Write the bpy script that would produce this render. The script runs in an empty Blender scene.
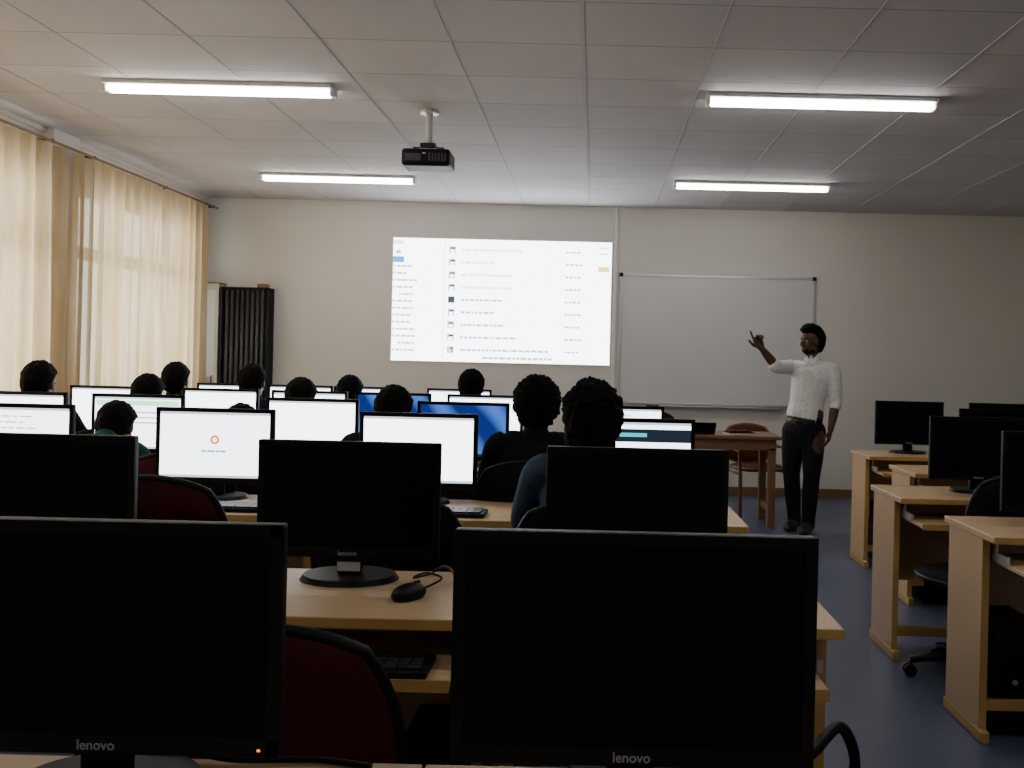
import bpy, bmesh, math, random
from mathutils import Vector, Matrix, noise
random.seed(7)
SC = bpy.context.scene
COL = SC.collection
H = 1.34

# ------------------------------------------------------------------ materials
def new_mat(name):
    m = bpy.data.materials.new(name); m.use_nodes = True
    nt = m.node_tree; nt.nodes.clear()
    out = nt.nodes.new('ShaderNodeOutputMaterial')
    return m, nt, out

def pmat(name, col, rough=0.5, metal=0.0, var=0.0, scale=8.0, bump=0.0, spec=0.5, stretch=None):
    m, nt, out = new_mat(name)
    b = nt.nodes.new('ShaderNodeBsdfPrincipled')
    b.inputs['Roughness'].default_value = rough
    b.inputs['Metallic'].default_value = metal
    b.inputs['Specular IOR Level'].default_value = spec
    nt.links.new(b.outputs[0], out.inputs[0])
    tc = nt.nodes.new('ShaderNodeTexCoord')
    mp = nt.nodes.new('ShaderNodeMapping')
    if stretch: mp.inputs['Scale'].default_value = stretch
    nt.links.new(tc.outputs['Object'], mp.inputs[0])
    nz = nt.nodes.new('ShaderNodeTexNoise'); nz.inputs['Scale'].default_value = scale
    nz.inputs['Detail'].default_value = 4
    nt.links.new(mp.outputs[0], nz.inputs['Vector'])
    mx = nt.nodes.new('ShaderNodeMix'); mx.data_type = 'RGBA'
    a = [max(0, c*(1-var)) for c in col]; c2 = [min(1, c*(1+var)) for c in col]
    mx.inputs[6].default_value = (*a, 1); mx.inputs[7].default_value = (*c2, 1)
    nt.links.new(nz.outputs['Fac'], mx.inputs[0])
    nt.links.new(mx.outputs[2], b.inputs['Base Color'])
    if bump > 0:
        bp = nt.nodes.new('ShaderNodeBump'); bp.inputs['Strength'].default_value = bump
        bp.inputs['Distance'].default_value = 0.01
        nt.links.new(nz.outputs['Fac'], bp.inputs['Height'])
        nt.links.new(bp.outputs[0], b.inputs['Normal'])
    return m

def emat(name, col, s):
    m, nt, out = new_mat(name)
    e = nt.nodes.new('ShaderNodeEmission')
    e.inputs[0].default_value = (*col, 1); e.inputs[1].default_value = s
    nt.links.new(e.outputs[0], out.inputs[0])
    return m
def nolight(m):
    m.cycles.emission_sampling = 'NONE'; return m

M = {}
M['black'] = pmat('black_plastic', (.004,.004,.005), .5, var=.2, spec=.22)
M['blackgloss'] = pmat('black_gloss_bezel', (.004,.004,.005), .35, spec=.25)
M['screenoff'] = pmat('screen_off', (.002,.002,.004), .4, spec=.16)
M['wood'] = pmat('beech_laminate', (.54,.37,.205), .45, var=.15, scale=6, stretch=(1,9,9))
M['woodedge'] = pmat('beech_edge', (.50,.31,.09), .5, var=.15, scale=10)
M['tablewood'] = pmat('brown_wood', (.20,.10,.045), .45, var=.3, scale=6, stretch=(1,8,8))
M['steel'] = pmat('dark_steel', (.02,.02,.022), .35, metal=.6)
M['slat'] = pmat('grille_slat', (.045,.045,.048), .45, var=.1)
M['alu'] = pmat('aluminium', (.55,.55,.55), .35, metal=.8)
M['maroon'] = pmat('maroon_fabric', (.060,.007,.012), .85, var=.25, scale=60, bump=.2, spec=.2)
M['redbrown'] = pmat('armchair_upholstery', (.09,.025,.015), .8, var=.25, scale=60, bump=.2, spec=.2)
M['blackfab'] = pmat('black_fabric', (.008,.008,.010), .9, var=.3, scale=60, bump=.2, spec=.2)
M['white'] = pmat('white_plastic', (.7,.7,.68), .4)
M['label'] = pmat('paper_label', (.55,.55,.5), .6)
M['orange'] = pmat('orange_label', (.6,.12,.04), .6)
M['logo'] = pmat('logo_silver', (.34,.34,.36), .4)
M['led'] = nolight(emat('led_orange', (1,.25,.03), 2.0))
M['key'] = pmat('key_plastic', (.015,.015,.017), .5)
M['skin'] = pmat('skin_dark', (.10,.048,.028), .55, var=.1, spec=.3)
M['hair'] = pmat('hair_black', (.0035,.003,.003), .8, var=.4, scale=90, bump=.5, spec=.10)
M['beard'] = pmat('beard_stubble', (.02,.012,.009), .8, var=.4, scale=120, bump=.3, spec=.12)
M['eye'] = pmat('eye_white', (.6,.58,.55), .2)
M['iris'] = pmat('iris_dark', (.02,.01,.006), .2)
M['lip'] = pmat('lips', (.11,.04,.03), .5)
M['trouser'] = pmat('trouser_navy', (.006,.007,.012), .85, var=.2, scale=40, spec=.2)
M['shoe'] = pmat('shoe_brown', (.03,.018,.01), .5)
M['belt'] = pmat('belt_leather', (.01,.008,.006), .4)

def ceiling_mat():
    m, nt, out = new_mat('ceiling_panels')
    N = nt.nodes.new; L = nt.links.new
    b = N('ShaderNodeBsdfPrincipled'); b.inputs['Roughness'].default_value = .8
    b.inputs['Specular IOR Level'].default_value = .2
    L(b.outputs[0], out.inputs[0])
    g = N('ShaderNodeNewGeometry'); mp = N('ShaderNodeMapping')
    mp.inputs['Location'].default_value = (.1+.6667*20, .35+1.2*10, 0)
    L(g.outputs['Position'], mp.inputs[0])
    br = N('ShaderNodeTexBrick'); br.offset = 0; br.squash = 1
    br.inputs['Scale'].default_value = 1
    br.inputs['Brick Width'].default_value = .6667
    br.inputs['Row Height'].default_value = .6
    br.inputs['Mortar Size'].default_value = .005
    br.inputs['Mortar Smooth'].default_value = .3
    br.inputs['Bias'].default_value = 0
    br.inputs['Color1'].default_value = (.53,.51,.525,1)
    br.inputs['Color2'].default_value = (.59,.57,.585,1)
    br.inputs['Mortar'].default_value = (.27,.255,.26,1)
    L(mp.outputs[0], br.inputs['Vector'])
    nz = N('ShaderNodeTexNoise'); nz.inputs['Scale'].default_value = 1.3; nz.inputs['Detail'].default_value = 5
    L(g.outputs['Position'], nz.inputs['Vector'])
    mr = N('ShaderNodeMapRange'); mr.inputs['To Min'].default_value = .85; mr.inputs['To Max'].default_value = 1.12
    L(nz.outputs['Fac'], mr.inputs[0])
    mx = N('ShaderNodeMix'); mx.data_type = 'RGBA'; mx.blend_type = 'MULTIPLY'; mx.inputs[0].default_value = 1
    L(br.outputs['Color'], mx.inputs[6]); L(mr.outputs[0], mx.inputs[7])
    L(mx.outputs[2], b.inputs['Base Color'])
    return m
M['ceiling'] = ceiling_mat()
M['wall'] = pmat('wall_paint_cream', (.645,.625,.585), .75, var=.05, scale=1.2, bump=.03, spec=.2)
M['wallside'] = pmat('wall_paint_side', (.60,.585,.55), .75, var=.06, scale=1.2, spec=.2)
M['batten'] = pmat('ceiling_batten', (.48,.465,.465), .8, var=.05)

def floor_mat():
    m, nt, out = new_mat('floor_blue_vinyl')
    N = nt.nodes.new; L = nt.links.new
    b = N('ShaderNodeBsdfPrincipled'); b.inputs['Roughness'].default_value = .4
    b.inputs['Specular IOR Level'].default_value = .35
    L(b.outputs[0], out.inputs[0])
    g = N('ShaderNodeNewGeometry')
    n1 = N('ShaderNodeTexNoise'); n1.inputs['Scale'].default_value = 45; n1.inputs['Detail'].default_value = 3
    n2 = N('ShaderNodeTexNoise'); n2.inputs['Scale'].default_value = 1.5; n2.inputs['Detail'].default_value = 5
    L(g.outputs['Position'], n1.inputs['Vector']); L(g.outputs['Position'], n2.inputs['Vector'])
    ad = N('ShaderNodeMath'); ad.operation = 'ADD'; L(n1.outputs['Fac'], ad.inputs[0]); L(n2.outputs['Fac'], ad.inputs[1])
    hf = N('ShaderNodeMath'); hf.operation = 'MULTIPLY'; hf.inputs[1].default_value = .5; L(ad.outputs[0], hf.inputs[0])
    r = N('ShaderNodeValToRGB')
    r.color_ramp.elements[0].position = .35; r.color_ramp.elements[0].color = (.062,.075,.128,1)
    r.color_ramp.elements[1].position = .65; r.color_ramp.elements[1].color = (.10,.118,.185,1)
    L(hf.outputs[0], r.inputs[0]); L(r.outputs[0], b.inputs['Base Color'])
    return m
M['floor'] = floor_mat()

def curtain_mat():
    m, nt, out = new_mat('curtain_fabric')
    N = nt.nodes.new; L = nt.links.new
    g = N('ShaderNodeNewGeometry')
    nz = N('ShaderNodeTexNoise'); nz.inputs['Scale'].default_value = 6; nz.inputs['Detail'].default_value = 4
    mp = N('ShaderNodeMapping'); mp.inputs['Scale'].default_value = (1,3,.25)
    L(g.outputs['Position'], mp.inputs[0]); L(mp.outputs[0], nz.inputs['Vector'])
    r = N('ShaderNodeValToRGB')
    r.color_ramp.elements[0].position = .3; r.color_ramp.elements[0].color = (.60,.44,.25,1)
    r.color_ramp.elements[1].position = .7; r.color_ramp.elements[1].color = (.75,.61,.42,1)
    L(nz.outputs['Fac'], r.inputs[0])
    d = N('ShaderNodeBsdfDiffuse'); t = N('ShaderNodeBsdfTranslucent'); mx = N('ShaderNodeMixShader')
    mx.inputs[0].default_value = .55
    L(r.outputs[0], d.inputs[0]); L(r.outputs[0], t.inputs[0])
    L(d.outputs[0], mx.inputs[1]); L(t.outputs[0], mx.inputs[2])
    tr = N('ShaderNodeBsdfTransparent'); m2 = N('ShaderNodeMixShader'); m2.inputs[0].default_value = .07
    L(mx.outputs[0], m2.inputs[1]); L(tr.outputs[0], m2.inputs[2])
    L(m2.outputs[0], out.inputs[0])
    return m
M['curtain'] = curtain_mat()

def glass_mat():
    m, nt, out = new_mat('window_glass')
    N = nt.nodes.new; L = nt.links.new
    t = N('ShaderNodeBsdfTransparent'); t.inputs[0].default_value = (.9,.93,.92,1)
    gl = N('ShaderNodeBsdfGlossy'); gl.inputs['Roughness'].default_value = .05
    mx = N('ShaderNodeMixShader'); mx.inputs[0].default_value = .06
    L(t.outputs[0], mx.inputs[1]); L(gl.outputs[0], mx.inputs[2]); L(mx.outputs[0], out.inputs[0])
    return m
M['glass'] = glass_mat()

def shirt_check():
    m, nt, out = new_mat('shirt_small_check')
    N = nt.nodes.new; L = nt.links.new
    b = N('ShaderNodeBsdfPrincipled'); b.inputs['Roughness'].default_value = .85
    tc = N('ShaderNodeTexCoord')
    v = N('ShaderNodeTexVoronoi'); v.inputs['Scale'].default_value = 45
    L(tc.outputs['Object'], v.inputs['Vector'])
    r = N('ShaderNodeValToRGB')
    r.color_ramp.elements[0].position = .12; r.color_ramp.elements[0].color = (.48,.50,.51,1)
    r.color_ramp.elements[1].position = .30; r.color_ramp.elements[1].color = (.74,.76,.76,1)
    L(v.outputs['Distance'], r.inputs[0]); L(r.outputs[0], b.inputs['Base Color'])
    n = N('ShaderNodeTexNoise'); n.inputs['Scale'].default_value = 11; n.inputs['Detail'].default_value = 1.5
    L(tc.outputs['Object'], n.inputs['Vector'])
    bp = N('ShaderNodeBump'); bp.inputs['Strength'].default_value = .45; bp.inputs['Distance'].default_value = .03
    L(n.outputs['Fac'], bp.inputs['Height']); L(bp.outputs[0], b.inputs['Normal'])
    L(b.outputs[0], out.inputs[0])
    return m
M['shirt'] = shirt_check()
def cloth(name, col): 
    M[name] = pmat('cloth_'+name, col, .9, var=.2, scale=30, bump=.2, spec=.15); return name
for n, c in dict(s_dark=(.006,.006,.009), s_blue=(.045,.065,.105), s_teal=(.012,.07,.075), s_grey=(.016,.016,.020),
                 s_navy=(.007,.010,.026)).items(): cloth(n, c)

# ------------------------------------------------------------------ mesh builder
class MB:
    def __init__(s):
        s.bm = bmesh.new(); s.mats = []
    def mi(s, mat):
        if mat not in s.mats: s.mats.append(mat)
        return s.mats.index(mat)
    def box(s, x0, x1, y0, y1, z0, z1, mat, bevel=0.0, seg=2, mtx=None):
        r = bmesh.ops.create_cube(s.bm, size=1)
        vs = r['verts']
        T = Matrix.Translation(((x0+x1)/2, (y0+y1)/2, (z0+z1)/2)) @ Matrix.Diagonal((x1-x0, y1-y0, z1-z0, 1))
        if mtx: T = mtx @ T
        bmesh.ops.transform(s.bm, matrix=T, verts=vs)
        fs = set(f for v in vs for f in v.link_faces); i = s.mi(mat)
        for f in fs: f.material_index = i
        if bevel > 0:
            es = list(set(e for v in vs for e in v.link_edges))
            rr = bmesh.ops.bevel(s.bm, geom=es, offset=bevel, segments=seg, affect='EDGES', profile=.5)
            for f in rr['faces']: f.material_index = i
    def tube(s, pts, r, mat, n=10, cap=True, closed=False):
        pts = [Vector(p) for p in pts]; rings = []; i = s.mi(mat)
        side = None
        for k, p in enumerate(pts):
            a = pts[max(0, k-1)]; b = pts[min(len(pts)-1, k+1)]
            if closed: a = pts[k-1]; b = pts[(k+1) % len(pts)]
            t = (b-a).normalized()
            if side is None:
                side = t.cross(Vector((0,0,1)))
                if side.length < .1: side = t.cross(Vector((1,0,0)))
            side = (side - t*side.dot(t)).normalized(); up = t.cross(side)
            rk = r[k] if isinstance(r, (list, tuple)) else r
            rings.append([s.bm.verts.new(p + (side*math.cos(j*2*math.pi/n)+up*math.sin(j*2*math.pi/n))*rk) for j in range(n)])
        m = len(rings)
        for k in range(m if closed else m-1):
            A = rings[k]; B = rings[(k+1) % m]
            for j in range(n):
                f = s.bm.faces.new((A[j], A[(j+1)%n], B[(j+1)%n], B[j])); f.material_index = i; f.smooth = True
        if cap and not closed:
            f = s.bm.faces.new(list(reversed(rings[0]))); f.material_index = i
            f = s.bm.faces.new(rings[-1]); f.material_index = i
    def ell(s, c, r, mat, mtx=None, u=20, v=14):
        rr = bmesh.ops.create_uvsphere(s.bm, u_segments=u, v_segments=v, radius=1)
        T = Matrix.Translation(c) @ (mtx or Matrix.Identity(4)) @ Matrix.Diagonal((*r, 1))
        bmesh.ops.transform(s.bm, matrix=T, verts=rr['verts']); i = s.mi(mat)
        for f in set(f for q in rr['verts'] for f in q.link_faces): f.material_index = i; f.smooth = True
    def quad(s, ps, mat):
        f = s.bm.faces.new([s.bm.verts.new(p) for p in ps]); f.material_index = s.mi(mat)
    def mesh(s, name, recalc=True):
        if recalc: bmesh.ops.recalc_face_normals(s.bm, faces=s.bm.faces)
        me = bpy.data.meshes.new(name); s.bm.to_mesh(me); s.bm.free()
        for m in s.mats: me.materials.append(M[m] if isinstance(m, str) else m)
        return me
def obj(name, me, loc=(0,0,0), rot=0, parent=None, scale=1):
    o = bpy.data.objects.new(name, me); COL.objects.link(o)
    o.location = loc; o.rotation_euler = (0, 0, rot); o.scale = (scale,)*3
    if parent: o.parent = parent
    return o
def empty(name, loc=(0,0,0), rot=0):
    o = bpy.data.objects.new(name, None); o.empty_display_size = .1; COL.objects.link(o)
    o.location = loc; o.rotation_euler = (0,0,rot); return o

# ------------------------------------------------------------------ room shell
XL, XR, YB, YF, ZC = -4.04, 4.7, 10.3, -2.6, 2.94
b = MB(); b.box(XL-.2, XR+.2, YF-.2, YB+.2, -.1, 0, 'floor'); obj('floor', b.mesh('floor'))
b = MB(); b.box(XL-.2, XR+.2, YF-.2, YB+.2, ZC, ZC+.1, 'ceiling'); obj('ceiling', b.mesh('ceiling'))
b = MB(); b.box(XL-.2, XR+.2, YB, YB+.2, 0, ZC, 'wall'); obj('wall_back', b.mesh('wall_back'))
b = MB(); b.box(XL-.2, XR+.2, YF-.2, YF, 0, ZC, 'wall'); obj('wall_front', b.mesh('wall_front'))
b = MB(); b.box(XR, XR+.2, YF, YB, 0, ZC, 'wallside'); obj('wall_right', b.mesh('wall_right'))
wins = [(3.4, 7.12), (7.70, 9.72)]
WZ0, WZ1 = .85, 2.62
b = MB()
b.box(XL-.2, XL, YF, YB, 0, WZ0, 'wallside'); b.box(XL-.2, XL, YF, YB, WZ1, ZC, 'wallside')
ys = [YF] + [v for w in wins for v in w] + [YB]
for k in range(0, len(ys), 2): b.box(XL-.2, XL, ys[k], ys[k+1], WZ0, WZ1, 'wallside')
b.box(XL, XL+.085, 7.24, 7.60, 0, ZC, 'wall')      # pilaster between curtains
obj('wall_left', b.mesh('wall_left'))
for k, (a, c) in enumerate(wins):
    b = MB(); x = XL-.035
    n = 4 if k == 0 else 3
    b.box(x-.03, x+.03, a, c, WZ0, WZ0+.08, 'white'); b.box(x-.03, x+.03, a, c, WZ1-.08, WZ1, 'white')
    b.box(x-.03, x+.03, a, c, 2.05, 2.15, 'white')
    for j in range(n+1):
        yy = a + (c-a)*j/n
        y0 = max(a, yy-.08); y1 = min(c, yy+.08)
        b.box(x-.03, x+.03, y0, y1, WZ0, WZ1, 'white')
    b.box(x-.003, x+.003, a, c, WZ0, WZ1, 'glass')
    obj('window_%d' % (k+1), b.mesh('window'))
b = MB(); b.box(XL, XR, YB-.015, YB, 0, .09, 'tablewood'); obj('baseboard_back', b.mesh('bb'))
b = MB()
for k in range(-5, 7):
    x = -.1+.6667*k
    wd = .011 if k == 0 else .004
    b.box(x-wd, x+wd, YF, YB, ZC-.004, ZC, 'batten')
obj('trim_1', b.mesh('trim'))
b = MB(); b.box(XL, XL+.03, YF, YB, ZC-.03, ZC, 'wallside'); obj('trim_2', b.mesh('trim'))
b = MB(); b.box(.17, .205, YB-.02, YB, .95, ZC, 'white', .004); obj('trim_3', b.mesh('trim'))   # cable trunking

# curtains
def curtain(y0, y1, seed):
    me = bpy.data.meshes.new('curtain'); bm = bmesh.new()
    L = y1-y0; n = int(L*90); zs = [.25+ (2.79-.25)*k/28 for k in range(29)]
    rnd = random.Random(seed); ph = rnd.random()*6
    rows = []
    for z in zs:
        t = (z-.25)/2.54; row = []
        for i in range(n+1):
            y = y0 + L*i/n
            w = noise.noise(Vector((y*1.3, z*.2, seed)))
            w2 = noise.noise(Vector((y*2.1, z*.12, seed+9)))
            a = .036 + .024*w2
            sn = math.sin(y*36 + ph + 6.0*w)
            x = a*math.copysign(abs(sn)**.75, sn) + .014*noise.noise(Vector((y*7, z*.6, seed+3)))*(1.2-t)
            if t > .95: x = .8*x + .012*math.sin(y*110)      # pleat heading
            row.append(bm.verts.new((XL+.165 + x, y, z)))
        rows.append(row)
    for A, B in zip(rows, rows[1:]):
        for i in range(n):
            f = bm.faces.new((A[i], A[i+1], B[i+1], B[i])); f.smooth = True
    bm.to_mesh(me); bm.free(); me.materials.append(M['curtain'])
    return obj('curtain', me)
curtain(3.2, 7.24, 1); curtain(7.40, 9.86, 2)
b = MB(); b.tube([(XL+.155, 3.1, 2.815), (XL+.155, 10.2, 2.815)], .010, 'tablewood')
for y in (3.3, 5.2, 7.1, 7.7, 9, 10.1): b.box(XL, XL+.16, y-.01, y+.01, 2.805, 2.83, 'steel')
obj('curtain_rail', b.mesh('curtain_rail'))

# ------------------------------------------------------------------ lamps
lampm = emat('lamp_diffuser', (1.0,.975,.935), 27)
b = MB()
b.box(-.68, .68, -.07, .07, -.025, 0, 'white', .006)
b.box(-.66, .66, -.042, .042, -.062, -.025, lampm, .014, 3)
b.box(-.685, -.66, -.05, .05, -.066, 0, 'white', .008); b.box(.66, .685, -.05, .05, -.066, 0, 'white', .008)
lm = b.mesh('fluorescent_lamp')
for x, y in [(-2.267,5.95), (1.305,5.93), (-2.31,8.86), (1.335,8.76), (-2.25,3.02), (1.3,3.02), (-2.25,.1), (1.3,.1)]:
    obj('fluorescent_lamp', lm, (x, y, ZC))

# ------------------------------------------------------------------ projector
b = MB()
b.tube([(0,0,0), (0,0,-.22)], .022, 'white', 16); b.tube([(0,0,0), (0,0,-.02)], .06, 'white', 20)
b.box(-.05,.05,-.05,.05,-.25,-.215,'steel',.005)
b.box(-.155,.155,-.12,.12,-.375,-.265,'black',.02,3)
for sx in (-.09,.09): b.tube([(sx,0,-.235),(sx,0,-.27)], .008, 'steel')
b.box(-.10,.10,-.01,.01,-.245,-.235,'steel')
b.tube([(-.06,.11,-.315),(-.06,.15,-.315)], .035, 'steel', 20)
b.ell((-.06,.15,-.315),(.028,.012,.028),'blackgloss')
for i in range(6): b.box(.02+i*.02,.03+i*.02,-.123,-.119,-.345,-.295,'slat')
b.box(-.13,-.03,-.124,-.119,-.345,-.30,'slat')
b.box(-.02,0,-.1235,-.119,-.30,-.295,'white')
obj('ceiling_projector', b.mesh('projector'), (-1.11, 6.48, ZC))

# ------------------------------------------------------------------ projector's light on the wall, imitated by a glowing flat panel
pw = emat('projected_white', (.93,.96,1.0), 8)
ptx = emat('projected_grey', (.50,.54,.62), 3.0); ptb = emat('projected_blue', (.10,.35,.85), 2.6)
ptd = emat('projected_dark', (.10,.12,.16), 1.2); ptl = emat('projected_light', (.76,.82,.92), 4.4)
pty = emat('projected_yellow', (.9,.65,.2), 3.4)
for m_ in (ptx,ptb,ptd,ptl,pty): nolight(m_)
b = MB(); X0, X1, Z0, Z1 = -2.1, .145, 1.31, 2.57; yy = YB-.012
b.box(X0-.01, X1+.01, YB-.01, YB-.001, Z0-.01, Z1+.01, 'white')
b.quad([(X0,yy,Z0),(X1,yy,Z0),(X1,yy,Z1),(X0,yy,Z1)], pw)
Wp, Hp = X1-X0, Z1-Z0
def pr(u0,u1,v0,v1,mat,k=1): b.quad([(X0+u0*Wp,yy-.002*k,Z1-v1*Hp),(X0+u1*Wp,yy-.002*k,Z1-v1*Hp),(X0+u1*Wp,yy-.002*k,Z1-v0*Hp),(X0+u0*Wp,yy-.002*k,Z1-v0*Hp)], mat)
rnd = random.Random(3)
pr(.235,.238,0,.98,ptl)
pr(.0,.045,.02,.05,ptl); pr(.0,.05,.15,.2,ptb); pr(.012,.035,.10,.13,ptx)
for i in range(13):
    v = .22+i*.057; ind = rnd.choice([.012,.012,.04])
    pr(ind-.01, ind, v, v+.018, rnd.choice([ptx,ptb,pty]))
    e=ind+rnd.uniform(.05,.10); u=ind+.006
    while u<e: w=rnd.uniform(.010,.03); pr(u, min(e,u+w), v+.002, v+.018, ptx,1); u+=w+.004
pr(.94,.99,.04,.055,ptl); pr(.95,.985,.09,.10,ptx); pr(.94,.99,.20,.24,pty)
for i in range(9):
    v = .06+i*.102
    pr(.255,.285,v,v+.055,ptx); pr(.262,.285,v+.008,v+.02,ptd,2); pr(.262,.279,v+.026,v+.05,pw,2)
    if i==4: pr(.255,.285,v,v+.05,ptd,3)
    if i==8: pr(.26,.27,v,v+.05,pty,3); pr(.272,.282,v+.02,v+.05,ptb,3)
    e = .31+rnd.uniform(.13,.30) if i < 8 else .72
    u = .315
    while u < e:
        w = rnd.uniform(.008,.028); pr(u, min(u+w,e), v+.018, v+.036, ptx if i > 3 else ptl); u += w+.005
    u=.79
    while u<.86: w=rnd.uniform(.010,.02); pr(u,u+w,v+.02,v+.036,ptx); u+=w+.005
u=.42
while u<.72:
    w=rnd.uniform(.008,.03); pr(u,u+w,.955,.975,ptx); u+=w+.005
obj('projected_image_panel', b.mesh('projected_image_panel'))

# ------------------------------------------------------------------ whiteboard
M['wb'] = pmat('whiteboard_surface', (.58,.59,.60), .25, var=.03, scale=2)
b = MB(); x0,x1,z0,z1 = .25,2.235,.93,2.245; y=YB
b.box(x0,x1,y-.02,y-.003,z0,z1,'wb')
for (a,c,d,e) in [(x0-.012,x1+.012,z1-.012,z1+.012),(x0-.012,x1+.012,z0-.012,z0+.012),(x0-.012,x0+.012,z0,z1),(x1-.012,x1+.012,z0,z1)]:
    b.box(a,c,y-.028,y-.003,d,e,'alu',.003)
for cx in (x0,x1):
    for cz in (z0,z1): b.box(cx-.02,cx+.02,y-.032,y-.003,cz-.02,cz+.02,'black',.005)
b.box(x0+.3,x1-.3,y-.09,y-.02,z0-.03,z0-.018,'alu',.003)
obj('whiteboard', b.mesh('whiteboard'))

# ------------------------------------------------------------------ tall ribbed tambour cabinet
M['cabinet'] = pmat('cabinet_beige', (.46,.41,.32), .6, var=.08)
b = MB(); cx0,cx1,cy0,cy1 = -3.79,-3.31,10.10,10.28
b.box(cx0,cx1,cy0+.02,cy1,.06,2.00,'black',.004)
b.box(cx0+.02,cx1-.02,cy0+.04,cy1,0,.06,'black')
n=8
for i in range(n):
    xx=cx0+.035+(cx1-cx0-.07)*(i+.5)/n
    b.tube([(xx,cy0+.006,.08),(xx,cy0+.006,1.98)],.017,'slat',10)
b.box(cx0,cx0+.022,cy0-.02,cy1,.04,2.01,'black',.003); b.box(cx1-.022,cx1,cy0-.02,cy1,.04,2.01,'black',.003)
b.box(cx0,cx1,cy0-.02,cy1,1.985,2.01,'black',.003)
b.box(cx1-.12,cx1-.03,cy0+.0,cy0+.12,2.01,2.05,'tablewood',.004)
obj('tall_cabinet', b.mesh('cabinet'))
b = MB(); b.box(-4.02,-3.81,10.08,10.28,.02,2.04,'cabinet',.004)
b.box(-3.99,-3.84,10.074,10.08,.15,1.0,'wall',.002); b.box(-3.99,-3.84,10.074,10.08,1.1,1.97,'wall',.002)
b.box(-4.0,-3.83,10.10,10.28,0,.02,'black'); b.tube([(-3.86,10.075,1.02),(-3.86,10.055,1.03),(-3.86,10.055,1.10),(-3.86,10.075,1.11)],.006,'steel')
b.box(-4.025,-3.805,10.07,10.285,2.04,2.055,'tablewood',.003)
obj('narrow_cupboard', b.mesh('cupboard'))

# ------------------------------------------------------------------ desks
DZ = .76
def desk_mesh(w=.8, d=.52, tray=True):
    b = MB()
    b.box(.002,w-.002,0,d,DZ-.025,DZ,'wood',.003)
    b.box(.002,w-.002,-.002,.0,DZ-.024,DZ-.002,'woodedge')
    for x in (.012,w-.037):
        b.box(x,x+.025,.13,d-.03,.045,DZ-.025,'wood',.002)
        b.box(x-.003,x+.028,.09,d-.01,0,.045,'woodedge',.006)
        b.box(x-.001,x+.026,.124,.131,.045,DZ-.025,'woodedge')
    b.box(.037,w-.037,d-.06,d-.045,.30,DZ-.025,'wood')
    b.box(.037,w-.037,.15,.19,.10,.14,'woodedge',.004)
    if tray:
        b.box(.06,w-.06,-.12,.26,.645,.660,'wood',.002); b.box(.06,w-.06,-.123,-.12,.638,.664,'woodedge')
        for x in (.048,w-.06): b.box(x,x+.012,.0,.40,.66,.69,'alu')
        for x in (.050,w-.058): b.box(x,x+.008,.1,.38,.69,.735,'alu')
    return b.mesh('computer_desk')
DM = desk_mesh(d=.50); DN = desk_mesh(tray=False); DS = desk_mesh(1.0,.5)
DW = desk_mesh(1.5,.5)

# ------------------------------------------------------------------ monitors
sc_white = emat('scr_white', (.84,.92,1.0), 5)
sc_warm = emat('scr_white_bright', (.92,.96,1.0), 6)
sc_grey = emat('scr_grey', (.55,.6,.68), 2.2)
sc_teal = emat('scr_teal', (.05,.45,.55), 2.0)
sc_red = emat('scr_red', (.9,.08,.03), 2.6)
sc_green = emat('scr_green', (.45,.85,.55), 3)
sc_dark = emat('scr_dark', (.02,.03,.05), 1)
for m_ in (sc_grey,sc_teal,sc_red,sc_green,sc_dark): nolight(m_)
def blue_wall():
    m, nt, out = new_mat('scr_blue_wallpaper')
    N = nt.nodes.new; L = nt.links.new
    tc = N('ShaderNodeTexCoord'); mp = N('ShaderNodeMapping'); mp.inputs['Rotation'].default_value=(0,.6,0)
    w = N('ShaderNodeTexWave'); w.inputs['Scale'].default_value = 1.6
    w.inputs['Distortion'].default_value = 4; w.inputs['Detail'].default_value = 1
    L(tc.outputs['Object'], mp.inputs[0]); L(mp.outputs[0], w.inputs['Vector'])
    r = N('ShaderNodeValToRGB'); r.color_ramp.elements[0].color = (.01,.03,.22,1); r.color_ramp.elements[1].color = (.08,.22,.8,1)
    r.color_ramp.elements[0].position=.3
    L(w.outputs['Fac'], r.inputs[0]); e = N('ShaderNodeEmission'); e.inputs[1].default_value = 1.1
    L(r.outputs[0], e.inputs[0]); L(e.outputs[0], out.inputs[0]); return m
sc_blue = nolight(blue_wall())
MW, MH = .47, .30
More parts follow.
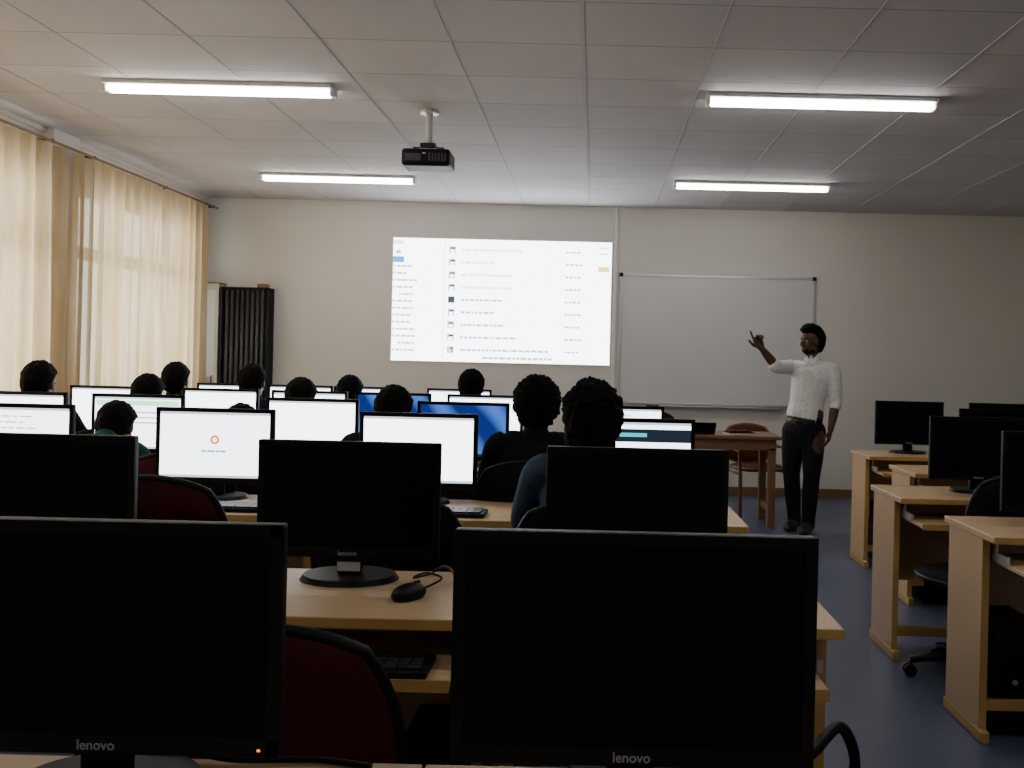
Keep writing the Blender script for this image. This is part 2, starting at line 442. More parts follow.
def monitor_mesh(kind, label=False, led=False):
    b = MB(); zb = .06; zt = zb+MH; w = MW/2
    b.box(-w,w,0,.022,zb,zt,'black',.004)
    b.box(-w+.03,w-.03,.022,.05,zb+.03,zt-.03,'black',.012,3)
    bz=.017; f=-.003
    b.box(-w,w,f,0.001,zt-bz,zt,'blackgloss',.0015); b.box(-w,w,f,0.001,zb,zb+.024,'blackgloss',.0015)
    b.box(-w,-w+bz,f,0.001,zb,zt,'blackgloss',.0015); b.box(w-bz,w,f,0.001,zb,zt,'blackgloss',.0015)
    sx0,sx1,sz0,sz1 = -w+bz,w-bz,zb+.024,zt-bz
    base = {'off':'screenoff','web':sc_white,'plain':sc_warm,'blue':sc_blue,'page':sc_white,'green':sc_white,'dark':sc_white}[kind]
    b.quad([(sx0,-.0005,sz0),(sx1,-.0005,sz0),(sx1,-.0005,sz1),(sx0,-.0005,sz1)],base)
    W,Hh = sx1-sx0, sz1-sz0
    def q(u0,u1,v0,v1,mat,k=1):
        y=-.0005-.0004*k
        b.quad([(sx0+u0*W,y,sz1-v1*Hh),(sx0+u1*W,y,sz1-v1*Hh),(sx0+u1*W,y,sz1-v0*Hh),(sx0+u0*W,y,sz1-v0*Hh)],mat)
    if kind in ('web','plain','page','green','dark'):
        q(0,1,0,.035,sc_grey); q(0,1,.965,1,sc_grey)
    if kind=='web':
        c=(sx0+.5*W,sz1-.42*Hh)
        for r0,mat,k in ((.018,sc_red,1),(.009,sc_warm,2),(.004,sc_red,3)):
            b.bm.faces.new([b.bm.verts.new((c[0]+r0*math.cos(t*.3927),-.0005-.0004*k,c[1]+r0*math.sin(t*.3927))) for t in range(16)]).material_index=b.mi(mat)
        u=.38
        for ww in (.05,.08,.04,.06): q(u,u+ww-.008,.58,.61,sc_teal); u+=ww
    if kind=='page':
        for i in range(9):
            v=.12+i*.09; u=.06
            while u<random.uniform(.5,.9): ww=random.uniform(.04,.12); q(u,u+ww,v,v+.022,sc_grey); u+=ww+.02
    if kind=='green':
        q(.02,.98,.06,.16,sc_green); q(.05,.3,.25,.6,sc_green); q(.36,.9,.28,.31,sc_grey); q(.36,.8,.38,.41,sc_grey); q(.36,.85,.48,.51,sc_grey)
    if kind=='dark':
        q(0,1,.10,.30,sc_dark); q(.05,.3,.16,.22,sc_white,2); q(.35,.6,.16,.22,sc_teal,2); q(.1,.9,.5,.54,sc_grey); q(.1,.7,.62,.66,sc_grey); q(.1,.8,.74,.78,sc_grey)
    if kind=='blue': q(0,1,.95,1,sc_dark)
    b.box(w-.027,w-.023,f-.001,f,zb+.008,zb+.011,'led' if led else 'steel')
    b.box(-.032,.032,.018,.045,.012,zb+.10,'blackgloss',.006)
    r=bmesh.ops.create_cone(b.bm,cap_ends=True,segments=40,radius1=.128,radius2=.118,depth=.014)
    bmesh.ops.transform(b.bm,matrix=Matrix.Translation((0,.03,.007))@Matrix.Diagonal((1,.86,1,1)),verts=r['verts'])
    i=b.mi('black')
    for fc in set(fc for v in r['verts'] for fc in v.link_faces): fc.material_index=i
    if label: b.box(-.03,.03,.0165,.0178,.022,.046,'label')
    return b.mesh('computer_monitor')
MON = {k: monitor_mesh(k) for k in ('off','web','plain','blue','page','green','dark')}
MON['label'] = monitor_mesh('off', True); MON['led'] = monitor_mesh('off', led=True)
tc = bpy.data.curves.new('logo_text','FONT'); tc.body='lenovo'; tc.size=.018; tc.extrude=.0003; tc.offset=.0002; tc.align_x='CENTER'
to = bpy.data.objects.new('tmp', tc); COL.objects.link(to)
bpy.context.view_layer.update()
LOGO = bpy.data.meshes.new_from_object(to.evaluated_get(bpy.context.evaluated_depsgraph_get()))
LOGO.materials.clear(); LOGO.materials.append(M['logo']); bpy.data.objects.remove(to)

def monitor(left, y, kind, z=DZ, rot=0):
    o = obj('computer_monitor', MON[kind], (left+MW/2, y, z), rot)
    if kind in ('off','label','led'):
        t = obj('logo', LOGO, (0,-.0035,.066), parent=o); t.rotation_euler=(math.pi/2,0,0)
    return o

# keyboard & mouse
b = MB(); b.box(-.22,.22,-.07,.07,0,.016,'black',.004)
for r_ in range(5):
    n_=15 if r_<4 else 8
    for c_ in range(n_):
        x=-.205+.41*(c_+.5)/n_; yk=.052-r_*.025; wk=.41/n_/2-.0015
        b.box(x-wk,x+wk,yk-.0105,yk+.0105,.016,.022,'key')
KB=b.mesh('keyboard')
def keyboard(x,y,z): obj('computer_keyboard',KB,(x,y,z))
b = MB(); b.ell((0,0,.012),(.032,.055,.024),'black',u=20,v=12)
bmesh.ops.bisect_plane(b.bm,geom=b.bm.verts[:]+b.bm.edges[:]+b.bm.faces[:],plane_co=(0,0,0),plane_no=(0,0,-1),clear_outer=True)
b.box(-.003,.003,.02,.04,.030,.037,'steel',.001)
MS=b.mesh('mouse')
def cable(name, pts, r=.004):
    P=[Vector(p) for p in pts]; out=[]
    for i in range(len(P)-1):
        a=P[max(0,i-1)]; p=P[i]; q_=P[i+1]; d=P[min(len(P)-1,i+2)]
        for k in range(8):
            t=k/8; out.append(.5*((2*p)+(-a+q_)*t+(2*a-5*p+4*q_-d)*t*t+(-a+3*p-3*q_+d)*t**3))
    out.append(P[-1]); b=MB(); b.tube(out,r,'black',8); return obj(name,b.mesh(name))

rows = [1.29, 2.58, 3.98, 5.10, 6.20, 7.30]
desk_cols = {0:3,1:4,2:5,3:5,4:5,5:5}
for ri, ym in enumerate(rows):
    for c in range(desk_cols[ri]):
        if ri==5 and c==0: continue
        x = .57-.8*(c+1)
        obj('computer_desk', DM if ri<2 else DN, (x, ym-(.36 if ri<2 else .38), 0))
mons = {0:[(-.866,'led'),(-.176,'off')],
        1:[(-1.65,'off'),(-.862,'label'),(-.118,'off')],
        2:[(-2.54,'page'),(-1.74,'web'),(-.93,'plain'),(-.065,'dark')],
        3:[(-3.16,'plain'),(-2.56,'green'),(-1.67,'plain'),(-.90,'blue'),(-.11,'page')],
        4:[(-3.25,'plain'),(-2.55,'plain'),(-2.0,'page'),(-1.48,'blue'),(-.91,'plain')],
        5:[(-2.90,'plain'),(-2.38,'plain'),(-1.9,'page'),(-1.22,'plain')]}
for ri, l in mons.items():
    for x,k in l: monitor(x, rows[ri], k)
for x in (-1.43,-.56,.17): keyboard(x, rows[1]-.40, .66)
for x in (-.63,.17): keyboard(x, rows[0]-.40, .66)
for x in (-1.43,-.63): keyboard(x+.02, rows[2]-.27, DZ)
obj('computer_mouse', MS, (-.435,2.41,DZ), -.5)
cable('mouse_cable',[(-.41,2.462,DZ+.012),(-.37,2.50,DZ+.03),(-.42,2.56,DZ+.03),(-.46,2.61,DZ+.006),(-.42,2.67,DZ+.005)],.0028)
cable('monitor_cable',[(-.42,2.68,DZ+.008),(-.38,2.64,DZ+.03),(-.34,2.57,DZ+.02),(-.30,2.50,DZ+.006),(-.22,2.52,DZ+.006)],.004)

obj('computer_desk', DS, (1.41,3.5,0)); obj('computer_desk', DS, (1.39,4.5,0)); obj('computer_desk', DW, (1.80,5.58,0)); obj('computer_desk', DW, (1.83,6.62,0))
obj('computer_desk', DS, (2.42,3.5,0)); obj('computer_desk', DS, (2.40,4.5,0))
monitor(1.525,3.72,'off'); monitor(1.61,4.78,'off'); monitor(2.14,5.85,'off'); monitor(1.95,6.92,'off'); monitor(2.60,6.92,'off'); monitor(2.55,4.78,'off'); monitor(2.75,5.85,'off')
monitor(2.60,3.72,'off')
keyboard(1.9,3.47,.66); keyboard(1.85,4.47,.66)

b = MB(); b.box(-.085,.085,-.18,.18,0.01,.42,'black',.006)
b.box(-.08,.08,-.188,-.18,.015,.415,'blackgloss',.004); b.box(-.065,.065,-.190,-.187,.35,.385,'steel',.001)
b.box(-.065,.065,-.190,-.187,.30,.335,'steel',.001); b.tube([(0,-.187,.2),(0,-.192,.2)],.01,'alu')
for sx in (-.07,.07):
    for sy in (-.15,.15): b.tube([(sx,sy,0),(sx,sy,.012)],.012,'black')
TW=b.mesh('tower')
for p in [(1.57,3.88),(2.15,4.85),(.44,2.53),(-.36,2.53),(.42,3.9),(2.0,5.92),(2.05,6.95)]: obj('computer_tower',TW,(p[0],p[1]-.02,0))

# ------------------------------------------------------------------ chairs
def rounded_pad(b, w, h, t, mat, rimmat, mtx, curve=.03, nx=16, nz=14, rx=.42, rz=.36):
    def P(u, v, side):
        x=u*math.sqrt(1-rx*v*v); z=v*math.sqrt(1-rz*u*u)
        edge=max(abs(u),abs(v)); puff=(1-edge**6)
        return mtx @ Vector((x*w/2, -curve*(1-x*x)+side*(t/2)*(.35+.65*puff), z*h/2))
    G={}
    for s_ in (-1,1):
        for i in range(nx+1):
            for j in range(nz+1):
                G[s_,i,j]=b.bm.verts.new(P(-1+2*i/nx,-1+2*j/nz,s_))
    mi=b.mi(mat); ri=b.mi(rimmat)
    for s_ in (-1,1):
        for i in range(nx):
            for j in range(nz):
                f=b.bm.faces.new((G[s_,i,j],G[s_,i+1,j],G[s_,i+1,j+1],G[s_,i,j+1])); f.material_index=mi; f.smooth=True
    ring=[(i,0) for i in range(nx)]+[(nx,j) for j in range(nz)]+[(i,nz) for i in range(nx,0,-1)]+[(0,j) for j in range(nz,0,-1)]
    for k in range(len(ring)):
        a=ring[k]; c=ring[(k+1)%len(ring)]
        f=b.bm.faces.new((G[-1,a[0],a[1]],G[-1,c[0],c[1]],G[1,c[0],c[1]],G[1,a[0],a[1]])); f.material_index=ri
    rimpts=[(G[-1,i,j].co+G[1,i,j].co)/2 for i,j in ring]
    b.tube(rimpts,.012,rimmat,8,closed=True)
def chair_mesh(fab, sticker=False, zc=.72, h=.42):
    b=MB()
    rounded_pad(b,.46,h,.05,fab,'black',Matrix.Translation((0,-.235,zc))@Matrix.Rotation(math.radians(8),4,'X'),curve=.035)
    rounded_pad(b,.44,.43,.06,fab,'black',Matrix.Translation((0,.0,.425))@Matrix.Rotation(math.radians(90),4,'X'),curve=-.0)
    for s_ in (-1,1):
        b.tube([(s_*.15,-.22,.76),(s_*.17,-.245,.6),(s_*.19,-.235,.48),(s_*.2,-.20,.40),(s_*.21,-.21,.2),(s_*.22,-.25,.0)],.011,'steel')
        b.tube([(s_*.2,-.20,.395),(s_*.2,.0,.39),(s_*.2,.18,.395),(s_*.215,.20,.2),(s_*.22,.22,.0)],.011,'steel')
    b.tube([(-.2,.12,.39),(.2,.12,.39)],.01,'steel'); b.tube([(-.2,-.16,.39),(.2,-.16,.39)],.01,'steel')
    if sticker:
        T=Matrix.Translation((.045,-.2975,.585))@Matrix.Rotation(math.radians(8),4,'X')
        b.box(-.03,.03,-.001,.001,-.016,.016,'label',mtx=T); b.box(-.027,.027,-.0015,-.001,-.010,.010,'orange',mtx=T)
    return b.mesh('chair')
CHR=chair_mesh('maroon'); CHB=chair_mesh('blackfab'); CHS=chair_mesh('maroon',True,.67,.46); CHT=chair_mesh('maroon',False,.755,.44)
obj('classroom_chair', CHS, (-.545,1.93,0))
obj('classroom_chair', CHT, (-1.315,3.24,0)); obj('classroom_chair', CHB, (-.61,3.28,0))
def teacher_chair():
    b=MB()
    rounded_pad(b,.48,.36,.05,'redbrown','tablewood',Matrix.Translation((0,-.235,.62))@Matrix.Rotation(math.radians(8),4,'X'),curve=.03)
    rounded_pad(b,.48,.45,.06,'redbrown','tablewood',Matrix.Translation((0,0,.42))@Matrix.Rotation(math.radians(90),4,'X'),curve=0)
    for s_ in (-1,1):
        b.tube([(s_*.2,-.25,.66),(s_*.24,-.2,.60),(s_*.26,0,.60),(s_*.26,.2,.58),(s_*.25,.2,.4),(s_*.25,.22,0)],.016,'tablewood')
        b.tube([(s_*.2,-.25,.66),(s_*.22,-.23,.4),(s_*.23,-.26,0)],.016,'tablewood')
        b.tube([(s_*.22,-.22,.38),(s_*.25,.2,.38)],.012,'tablewood')
    return b.mesh('armchair')
obj('wooden_armchair', teacher_chair(), (1.50,9.1,0), math.pi+.25)

def swivel():
    b=MB()
    rounded_pad(b,.42,.40,.06,'blackfab','black',Matrix.Translation((0,-.23,.72))@Matrix.Rotation(math.radians(6),4,'X'),curve=.03)
    rounded_pad(b,.46,.44,.08,'blackfab','black',Matrix.Translation((0,0,.44))@Matrix.Rotation(math.radians(90),4,'X'),curve=0)
    b.tube([(0,0,.10),(0,0,.41)],.028,'steel',14); b.tube([(0,0,.08),(0,0,.13)],.045,'black',14)
    b.tube([(0,-.02,.40),(0,-.2,.39),(0,-.275,.45),(0,-.26,.65)],.016,'black')
    for k in range(5):
        a=k*2*math.pi/5+.3; x,y=math.cos(a)*.27,math.sin(a)*.27
        b.tube([(0,0,.11),(x*.6,y*.6,.09),(x,y,.07)],[.025,.02,.015],'black')
        b.tube([(x,y,.07),(x,y,.03)],.008,'steel')
        nx,ny=-math.sin(a),math.cos(a)
        for q_ in (-.014,.014): b.tube([(x+nx*(q_-.008),y+ny*(q_-.008),.027),(x+nx*(q_+.008),y+ny*(q_+.008),.027)],.027,'black',16)
    return b.mesh('swivel')
obj('swivel_chair', swivel(), (1.68,4.36,0), .25)

b=MB(); b.box(.22,1.56,8.25,8.85,.73,.76,'tablewood',.004); b.box(.26,1.52,8.29,8.81,.64,.73,'tablewood')
for x in (.26,1.46):
    for y in (8.29,8.75): b.box(x,x+.06,y,y+.06,0,.66,'tablewood',.004)
b.box(.28,.31,8.3,8.8,.12,.17,'tablewood'); b.box(1.475,1.505,8.3,8.8,.12,.17,'tablewood')
obj('teacher_table', b.mesh('table'))
b=MB(); b.box(-.17,.17,-.12,.12,0,.018,'black',.005)
b.box(-.17,.17,-.004,.004,0,.13,'black',.003,mtx=Matrix.Translation((0,-.12,.016))@Matrix.Rotation(math.radians(50),4,'X'))
obj('laptop', b.mesh('laptop'), (.85,8.5,.76))
b=MB()
b.ell((0,0,.09),(.20,.11,.09),'blackfab'); b.ell((.02,-.07,.06),(.13,.06,.06),'blackfab')
b.tube([(-.08,0,.17),(-.05,0,.215),(.05,0,.215),(.08,0,.17)],.01,'black'); b.box(-.16,.16,-.08,.08,0,.03,'blackfab',.01)
obj('handbag', b.mesh('bag'), (.50,8.55,.76))
b=MB(); b.box(-.11,.11,-.08,.08,0,.012,'label',.002); b.box(-.1,.12,-.07,.09,.012,.02,'s_grey',.002); b.box(-.09,.09,-.07,.07,.02,.035,'maroon',.003)
obj('book', b.mesh('book2'), (1.22,8.42,.76), .2)

cable('power_cable',[(.29,1.425,DZ+.01),(.33,1.455,DZ+.02),(.385,1.52,DZ+.035),(.42,1.56,.73),(.41,1.58,.66),(.36,1.58,.60)],.009)
cable('power_cable',[(.10,1.41,DZ+.006),(.22,1.405,DZ+.006),(.32,1.38,DZ+.012),(.40,1.37,DZ+.006),(.52,1.33,DZ+.006)],.005)
cable('power_cable',[(-.02,1.41,DZ+.006),(.10,1.42,DZ+.006),(.22,1.415,DZ+.006),(.35,1.36,DZ+.006),(.45,1.40,DZ+.006)],.005)
cable('power_cable',[(-.72,1.42,DZ+.006),(-.6,1.42,DZ+.02),(-.5,1.41,DZ+.008),(-.38,1.42,DZ+.006),(-.3,1.40,DZ+.006)],.005)

# ------------------------------------------------------------------ people
class Fig:
    def __init__(s): s.bm=bmesh.new(); s.segs=[]
    def ell(s,c,r,mat,R=None,tag=True):
        rr=bmesh.ops.create_icosphere(s.bm,subdivisions=3,radius=1)
        T=Matrix.Translation(c)@(R.to_4x4() if R else Matrix.Identity(4))@Matrix.Diagonal((*r,1))
        bmesh.ops.transform(s.bm,matrix=T,verts=rr['verts'])
        if tag: s.segs.append((Vector(c),Vector(c),min(r),min(r),mat))
    def limb(s,pts,radii,mat,ref=(1,0,0),n=18,cap=True):
        pts=[Vector(p) for p in pts]; ref=Vector(ref)
        P=[];Rr=[]
        rad=[(r,r) if not isinstance(r,tuple) else r for r in radii]
        for i in range(len(pts)-1):
            a=pts[max(0,i-1)];p=pts[i];q=pts[i+1];d=pts[min(len(pts)-1,i+2)]
            for k in range(4):
                t=k/4; P.append(p.lerp(q,t) if len(pts)==2 else .5*((2*p)+(-a+q)*t+(2*a-5*p+4*q-d)*t*t+(-a+3*p-3*q+d)*t**3))
                tt=t*t*(3-2*t); Rr.append(tuple(rad[i][j]*(1-tt)+rad[i+1][j]*tt for j in (0,1)))
        P.append(pts[-1]);Rr.append(rad[-1])
        rings=[]
        for k,p in enumerate(P):
            t=(P[min(k+1,len(P)-1)]-P[max(k-1,0)]).normalized()
            side=ref-t*ref.dot(t)
            if side.length<.05: side=Vector((0,1,0))-t*t.y
            side.normalize(); up=t.cross(side)
            rings.append([s.bm.verts.new(p+side*math.cos(j*2*math.pi/n)*Rr[k][0]+up*math.sin(j*2*math.pi/n)*Rr[k][1]) for j in range(n)])
        for A,B in zip(rings,rings[1:]):
            for j in range(n): s.bm.faces.new((A[j],A[(j+1)%n],B[(j+1)%n],B[j]))
        s.bm.faces.new(list(reversed(rings[0]))); s.bm.faces.new(rings[-1])
        if cap:
            for e in (0,-1):
                r=min(Rr[e]); s.ell(P[e],(r*.97,)*3,mat,tag=False)
        for i in range(len(P)-1): s.segs.append((P[i],P[i+1],sum(Rr[i])/2,sum(Rr[i+1])/2,mat))
    def hand(s,w,d,nrm,side,curls,mat='skin',k=1.0,thumb=.5):
        w=Vector(w);d=Vector(d).normalized();nrm=Vector(nrm);nrm=(nrm-d*nrm.dot(d)).normalized()
        side=Vector(side);side=(side-d*side.dot(d)-nrm*side.dot(nrm)).normalized()
        s.limb([w-d*.01,w+d*.03*k,w+d*.06*k,w+d*.088*k],[(.026*k,.019*k),(.036*k,.017*k),(.041*k,.015*k),(.040*k,.012*k)],mat,ref=side,cap=False)
        for f,(o,L,r) in enumerate([(.029,.074,.0088),(.010,.082,.0090),(-.010,.076,.0087),(-.029,.060,.0080)]):
            p=w+d*(.08-.004*abs(f-1.3))*k+side*o*k; c=curls[f]; a=0; pts=[p]
            for m,fr in enumerate((.45,.31,.24)):
                a+=c*(.8 if m==0 else 1.0); dd=(d*math.cos(a)+nrm*math.sin(a)+side*o*1.5*(1-min(1,c))).normalized()
                p=p+dd*L*fr*k; pts.append(p)
            s.limb(pts,[r*k*1.05,r*k,r*k*.95,r*k*.8],mat,ref=side,n=10)
        p=w+d*.022*k+side*.026*k; t1=(side*.75+d*.65+nrm*thumb*.5).normalized(); t2=(side*.35+d*.85+nrm*thumb*.7).normalized()
        s.limb([p,p+t1*.038*k,p+t1*.038*k+t2*.028*k,p+t1*.038*k+t2*.05*k],[.014*k,.011*k,.0098*k,.008*k],mat,ref=nrm,n=10)
    def head(s,c,f,up,mat='skin',beard=False):
        f=Vector(f).normalized(); up=Vector(up); up=(up-f*up.dot(f)).normalized(); x=f.cross(up)
        R=Matrix((x,f,up)).transposed(); c=Vector(c)
        L=lambda a,b_,z: c+x*a+f*b_+up*z
        s.ell(L(0,-.012,.025),(.074,.094,.088),mat,R)
        s.ell(L(0,.022,-.035),(.058,.062,.070),mat,R)
        s.ell(L(0,.045,-.085),(.030,.028,.024),'beard' if beard else mat,R)
        if beard:
            for q in (-1,1): s.ell(L(q*.036,.022,-.078),(.025,.040,.020),'beard',R)
        s.ell(L(0,.068,.022),(.050,.018,.014),mat,R)
        s.ell(L(0,.088,-.022),(.011,.018,.022),mat,R); s.ell(L(0,.093,-.036),(.017,.013,.010),mat,R)
        for q in (-1,1):
            s.ell(L(q*.040,.055,-.025),(.022,.022,.022),mat,R)
            s.ell(L(q*.076,-.005,-.012),(.008,.020,.032),mat,R); s.ell(L(q*.045,.005,-.060),(.018,.035,.025),mat,R)
        s.ell(L(0,.078,-.060),(.022,.012,.006),'lip',R); s.ell(L(0,.077,-.068),(.019,.012,.006),'lip',R)
        return R
    def finish(s,name,voxel,mats,smooth=3):
        me=bpy.data.meshes.new('tmp'); bmesh.ops.recalc_face_normals(s.bm,faces=s.bm.faces); s.bm.to_mesh(me); s.bm.free()
        o=bpy.data.objects.new('tmp',me); COL.objects.link(o)
        m=o.modifiers.new('r','REMESH'); m.mode='VOXEL'; m.voxel_size=voxel; m.adaptivity=0
        sm=o.modifiers.new('s','SMOOTH'); sm.factor=.5; sm.iterations=smooth
        bpy.context.view_layer.update()
        out=bpy.data.meshes.new_from_object(o.evaluated_get(bpy.context.evaluated_depsgraph_get())); out.name=name
        bpy.data.objects.remove(o)
        out.materials.clear()
        for k in mats: out.materials.append(M[k])
        from mathutils.kdtree import KDTree
        smp=[]
        for a,b_,ra,rb,mt in s.segs:
            n=max(1,int((b_-a).length/.012))
            for i in range(n+1):
                t=i/n; smp.append((a.lerp(b_,t),ra*(1-t)+rb*t,mt))
        kd=KDTree(len(smp))
        for i,q in enumerate(smp): kd.insert(q[0],i)
        kd.balance()
        for p in out.polygons:
            best=None
            for co,i,d in kd.find_n(p.center,14):
                v=d-smp[i][1]
                if best is None or v<best[0]: best=(v,smp[i][2])
            p.material_index=mats.index(best[1]); p.use_smooth=True
        return out
def hair_mesh(R,c,thick=.016,rough=.01,longer=0,freq=25,quiff=0):
    bm=bmesh.new(); bmesh.ops.create_icosphere(bm,subdivisions=5,radius=1)
    for v in bm.verts:
        n=v.co.normalized(); 
        if n.y>.35: hl=.42
        elif n.y>-.05: hl=.42-(.35-n.y)*1.3
        else: hl=-.10-(-.05-n.y)*2.6
        hl=max(hl,-.93)
        m=max(0,min(1,(n.z-hl)/.16+.2))
        nn=noise.noise(n*freq/5)*.6+noise.noise(n*freq)*.4
        t=-.016+(thick+.016+rough*nn+quiff*max(0,n.z)*max(0,.5+n.y))*m
        base=Vector((n.x*.074,n.y*.094,n.z*.088))
        q=base+n*t+Vector((0,-.012,.025))
        if n.y<.1 and n.z<0: q.z-= .030*min(1,-n.z*1.5)*m
        if longer and n.z<0 and n.y<.2: q.z*=1+longer
        v.co=c+R@q
    me=bpy.data.meshes.new('hair'); bm.to_mesh(me); bm.free(); me.materials.append(M['hair'])
    for p in me.polygons: p.use_smooth=True
    return me
def eyes_mesh(R,c):
    b=MB(); R4=R.to_4x4()
    for q in (-1,1):
        b.ell(c+R@Vector((q*.031,.071,.0)),(.0135,.009,.0075),'eye',R4,12,8)
        b.ell(c+R@Vector((q*.031,.0785,.0)),(.006,.003,.006),'iris',R4,12,8)
        b.ell(c+R@Vector((q*.031,.080,.019)),(.018,.006,.0035),'hair',R4,12,8)
    return b.mesh('eyes')

def student_template(lean):
    F=Fig(); mats=['s_dark','trouser','skin','lip','shoe']
    ly=lean
    sh=Vector((0,.05+ly*.7,1.0-ly*.35)); nb=sh+Vector((0,.015+ly*.1,.05)); hc=sh+Vector((0,.045+ly*.35,.165-ly*.18))
    F.limb([(0,-.02,.50),(0,-.02,.60),(0,.0+ly*.2,.72),(0,.02+ly*.45,.86-ly*.12),sh-Vector((0,0,.03)),sh+Vector((0,0,.03))],
           [(.15,.11),(.155,.115),(.15,.11),(.17,.115),(.175,.10),(.09,.065)],'s_dark')
    F.limb([sh,nb,hc-Vector((0,.01,.06))],[.06,.056,.054],'skin')
    F.limb([sh+Vector((0,.0,.02)),sh+Vector((0,.006,.055))],[.07,.063],'s_dark',cap=False)
    for q in (-1,1):
        S=sh+Vector((q*.165,0,-.01)); E=Vector((q*.235,.20+ly*.35,.80-ly*.1)); Wp_=Vector((q*.13,.40,.812))
        F.limb([sh+Vector((q*.08,0,.0)),S,S.lerp(E,.5)+Vector((q*.01,-.01,0)),E,E.lerp(Wp_,.25)],[.062,.062,.050,.045,.045],'s_dark')
        F.limb([E,E.lerp(Wp_,.45),Wp_],[.036,.034,.024],'skin')
        F.hand(Wp_,(-q*.12,1,-.06),(0,0,-1),(-q,0,0),[.25,.28,.30,.34],k=.95)
        F.limb([(q*.085,0,.52),(q*.11,.22,.535),(q*.105,.40,.50)],[.088,.078,.060],'trouser')
        F.limb([(q*.105,.40,.50),(q*.10,.385,.30),(q*.10,.35,.10)],[.058,.052,.042],'trouser')
        F.limb([(q*.10,.32,.045),(q*.105,.40,.042),(q*.11,.48,.032)],[(.038,.042),(.042,.036),(.036,.028)],'shoe')
    F.ell((0,-.03,.51),(.17,.13,.075),'trouser')
    R=F.head(hc,(0,1,-.25-ly),(0,.2,1))
    return F.finish('student_body',.0075,mats), hair_mesh(R,hc), hair_mesh(R,hc,.036,.022,0,40), hair_mesh(R,hc,.030,.022,.35,30), eyes_mesh(R,hc), hc
T0=student_template(0.0); T1=student_template(.12); T2=student_template(.34)
def student(x,ym,top,shirt='s_dark',hair='short',rot=0,ch='b',sc=1):
    T=T0 if top>1.245 else (T1 if top>1.175 else T2)
    yo=ym-.72
    e=empty('seated_student',(x,yo,0),rot); e.scale=(sc,)*3
    o=obj('body',T[0],parent=e)
    o.material_slots[0].link='OBJECT'; o.material_slots[0].material=M[shirt]
    obj('hair',{'short':T[1],'afro':T[2],'long':T[3]}[hair],parent=e); obj('eyes',T[4],parent=e)
    obj('classroom_chair',CHR if ch=='r' else CHB,(x,yo-.01,0),rot)
    return e
st=[(-3.09,4,1.26,'s_dark'),(-2.54,4,1.20,'s_grey'),(-2.79,5,1.27,'s_dark'),(-2.30,3,1.13,'s_teal'),(-2.28,5,1.26,'s_navy'),
    (-1.70,3,1.13,'s_dark'),(-1.67,4,1.24,'s_grey'),(-1.66,5,1.22,'s_dark'),(-.92,3,1.23,'s_navy'),(-.82,5,1.27,'s_dark')]
for i,(x,r,t,c) in enumerate(st): student(x,rows[r],t,c,ch='r' if i%2 else 'b',sc=.985)
student(-.255,rows[3],1.27,'s_dark','afro',sc=.97); student(-.005,rows[2],1.28,'s_blue','long',sc=.98)
for x,r in [(-3.09,4),(-2.54,4),(-2.79,5),(-2.30,3),(-2.28,5),(-1.70,3),(-1.67,4),(-1.66,5),(-.92,3),(-.82,5),(-.255,3),(-.005,2)]:
    keyboard(x,rows[r]-.22,DZ)

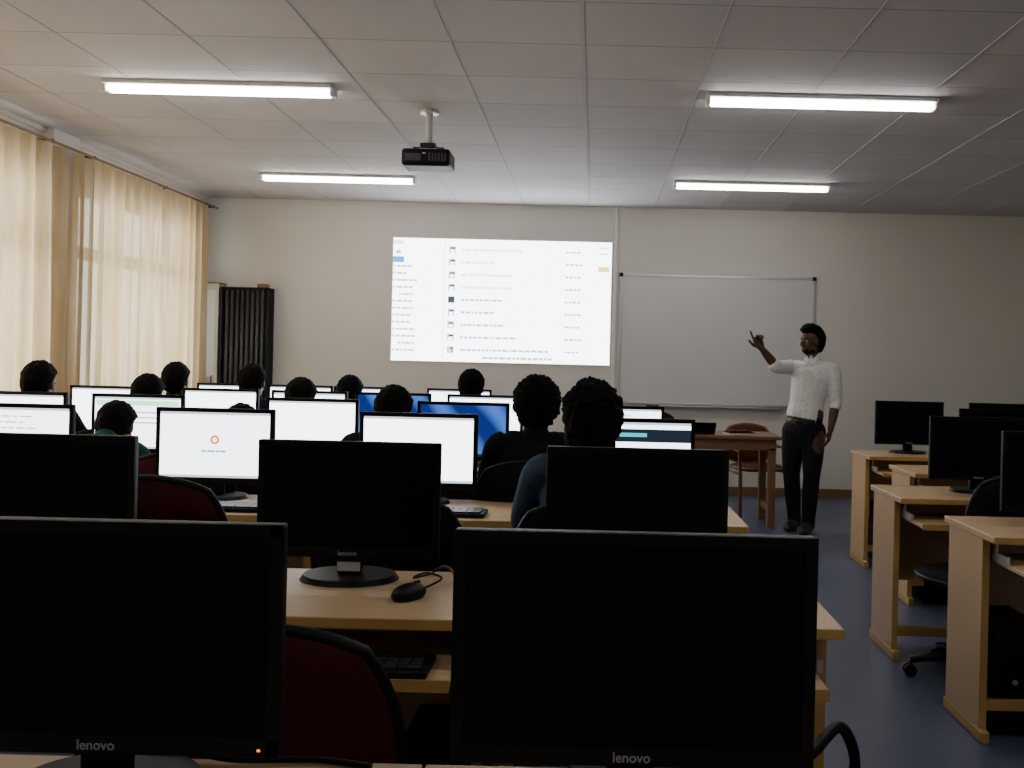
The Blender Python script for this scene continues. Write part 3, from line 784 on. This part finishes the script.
# ---- standing teacher
def teacher():
    F=Fig(); mats=['shirt','trouser','skin','lip','shoe','belt','beard']
    rt=Vector((-.86,.5,0)); fw=Vector((-.5,-.86,0))
    hip=Vector((1.715,8.15,.88))
    RS=Vector((1.61,8.21,1.335)); LS=Vector((1.905,8.04,1.325))
    F.limb([hip+Vector((0,0,.02)),(1.722,8.15,.96),(1.735,8.15,1.05),(1.752,8.14,1.16),(1.765,8.13,1.27),(1.77,8.13,1.345),(1.772,8.13,1.39)],
           [(.148,.112),(.152,.116),(.143,.108),(.156,.113),(.170,.112),(.135,.085),(.07,.062)],'shirt',ref=rt)
    F.limb([hip+Vector((0,0,.0)),hip+Vector((0,0,.03))],[(.151,.115),(.151,.115)],'belt',ref=rt,cap=False)
    F.limb([hip-Vector((0,0,.14)),hip-Vector((0,0,.06)),hip],[(.150,.115),(.156,.122),(.147,.112)],'trouser',ref=rt)
    hc=Vector((1.748,8.105,1.550))
    F.limb([(1.772,8.13,1.36),(1.768,8.13,1.42),(1.758,8.12,1.50)],[.060,.053,.053],'skin')
    F.limb([(1.772,8.13,1.385),(1.770,8.13,1.418)],[(.068,.064),(.061,.059)],'shirt',ref=rt,cap=False)
    nb=Vector((1.770,8.13,1.400))
    for q in (-1,1):
        F.limb([nb+rt*q*.055+Vector((0,0,.012)),nb+rt*q*.045+fw*.045-Vector((0,0,.004)),nb+rt*q*.030+fw*.080-Vector((0,0,.045))],[.012,.012,.008],'shirt')
    E=Vector((1.455,8.02,1.335)); W=Vector((1.318,7.95,1.485))
    F.limb([RS+Vector((.09,-.05,-.01)),RS,RS.lerp(E,.5),E,E.lerp(W,.12)],[.062,.066,.056,.050,.050],'shirt')
    F.limb([E,E.lerp(W,.4),W],[.040,.037,.024],'skin')
    F.hand(W,(-.38,-.1,.8),(.3,-.8,.1),(-.8,-.3,-.1),[.05,1.15,1.3,1.35],k=1.08,thumb=.1)
    E=Vector((1.945,8.05,1.06)); W=Vector((1.885,7.95,.845))
    F.limb([LS-Vector((.09,-.05,.01)),LS,LS.lerp(E,.5)+Vector((.01,0,0)),E,E.lerp(W,.12)],[.062,.064,.056,.052,.052],'shirt')
    F.limb([E,E.lerp(W,.4),W],[.040,.037,.024],'skin')
    F.hand(W,(-.22,-.12,-1),(-.8,.3,0),(-.4,-.9,0),[.30,.35,.4,.45],k=1.05)
    RH=hip+rt*.085-Vector((0,0,.06)); LH=hip-rt*.085-Vector((0,0,.06))
    RK=Vector((1.625,8.17,.48)); LK=Vector((1.765,8.05,.47)); RA=Vector((1.675,8.26,.10)); LA=Vector((1.755,8.09,.10))
    for h,k,a in ((RH,RK,RA),(LH,LK,LA)):
        F.limb([h,h.lerp(k,.5),k],[.098,.088,.070],'trouser'); F.limb([k,k.lerp(a,.4),a,a-Vector((0,0,.04))],[.068,.066,.055,.056],'trouser')
        f2=Vector((-.45,-.89,0)); g=Vector((a.x,a.y,0))
        F.limb([g-f2*.04+Vector((0,0,.045)),g+f2*.08+Vector((0,0,.045)),g+f2*.19+Vector((0,0,.032))],[(.038,.044),(.047,.042),(.040,.030)],'shoe',ref=rt)
    R=F.head(hc,(-.90,-.42,.0),(-.05,0,1),beard=True)
    body=F.finish('teacher_body',.0052,mats,4)
    e=empty('standing_teacher',(0,0,0))
    obj('body',body,parent=e); obj('hair',hair_mesh(R,hc,.020,.012,0,35,quiff=.022),parent=e); obj('eyes',eyes_mesh(R,hc),parent=e)
    bb=MB()
    for z,px,py,dd in [(1.31,1.768,8.13,.108),(1.23,1.76,8.135,.116),(1.15,1.75,8.14,.116),(1.07,1.738,8.148,.112),(.99,1.725,8.15,.116)]:
        p=Vector((px,py,z))+fw*dd; bb.ell(p,(.006,.006,.006),'alu',None,10,6)
    p=hip+Vector((0,0,.015))+fw*.117; bb.box(-.018,.018,-.005,.005,-.015,.015,'steel',.003,mtx=Matrix.Translation(p)@Matrix.Rotation(math.atan2(-.5,.86),4,'Z'))
    obj('buttons',bb.mesh('buttons'),parent=e)
teacher()

# ------------------------------------------------------------------ world + camera
w=bpy.data.worlds.new('daylight'); SC.world=w; w.use_nodes=True
nt=w.node_tree; bg=nt.nodes['Background']
bg.inputs[0].default_value=(1.0,.985,.95,1); bg.inputs[1].default_value=9.5

cam=bpy.data.cameras.new('camera'); co=bpy.data.objects.new('camera',cam); COL.objects.link(co)
cam.sensor_width=36; cam.lens=36*1000/1024; cam.clip_start=.05
cam.shift_x=-83/1024; cam.shift_y=-22/1024
co.matrix_world=Matrix.Translation((0,0,H))@Matrix.Rotation(math.pi/2,4,'X')@Matrix.Rotation(.024,4,'Z')
SC.camera=co
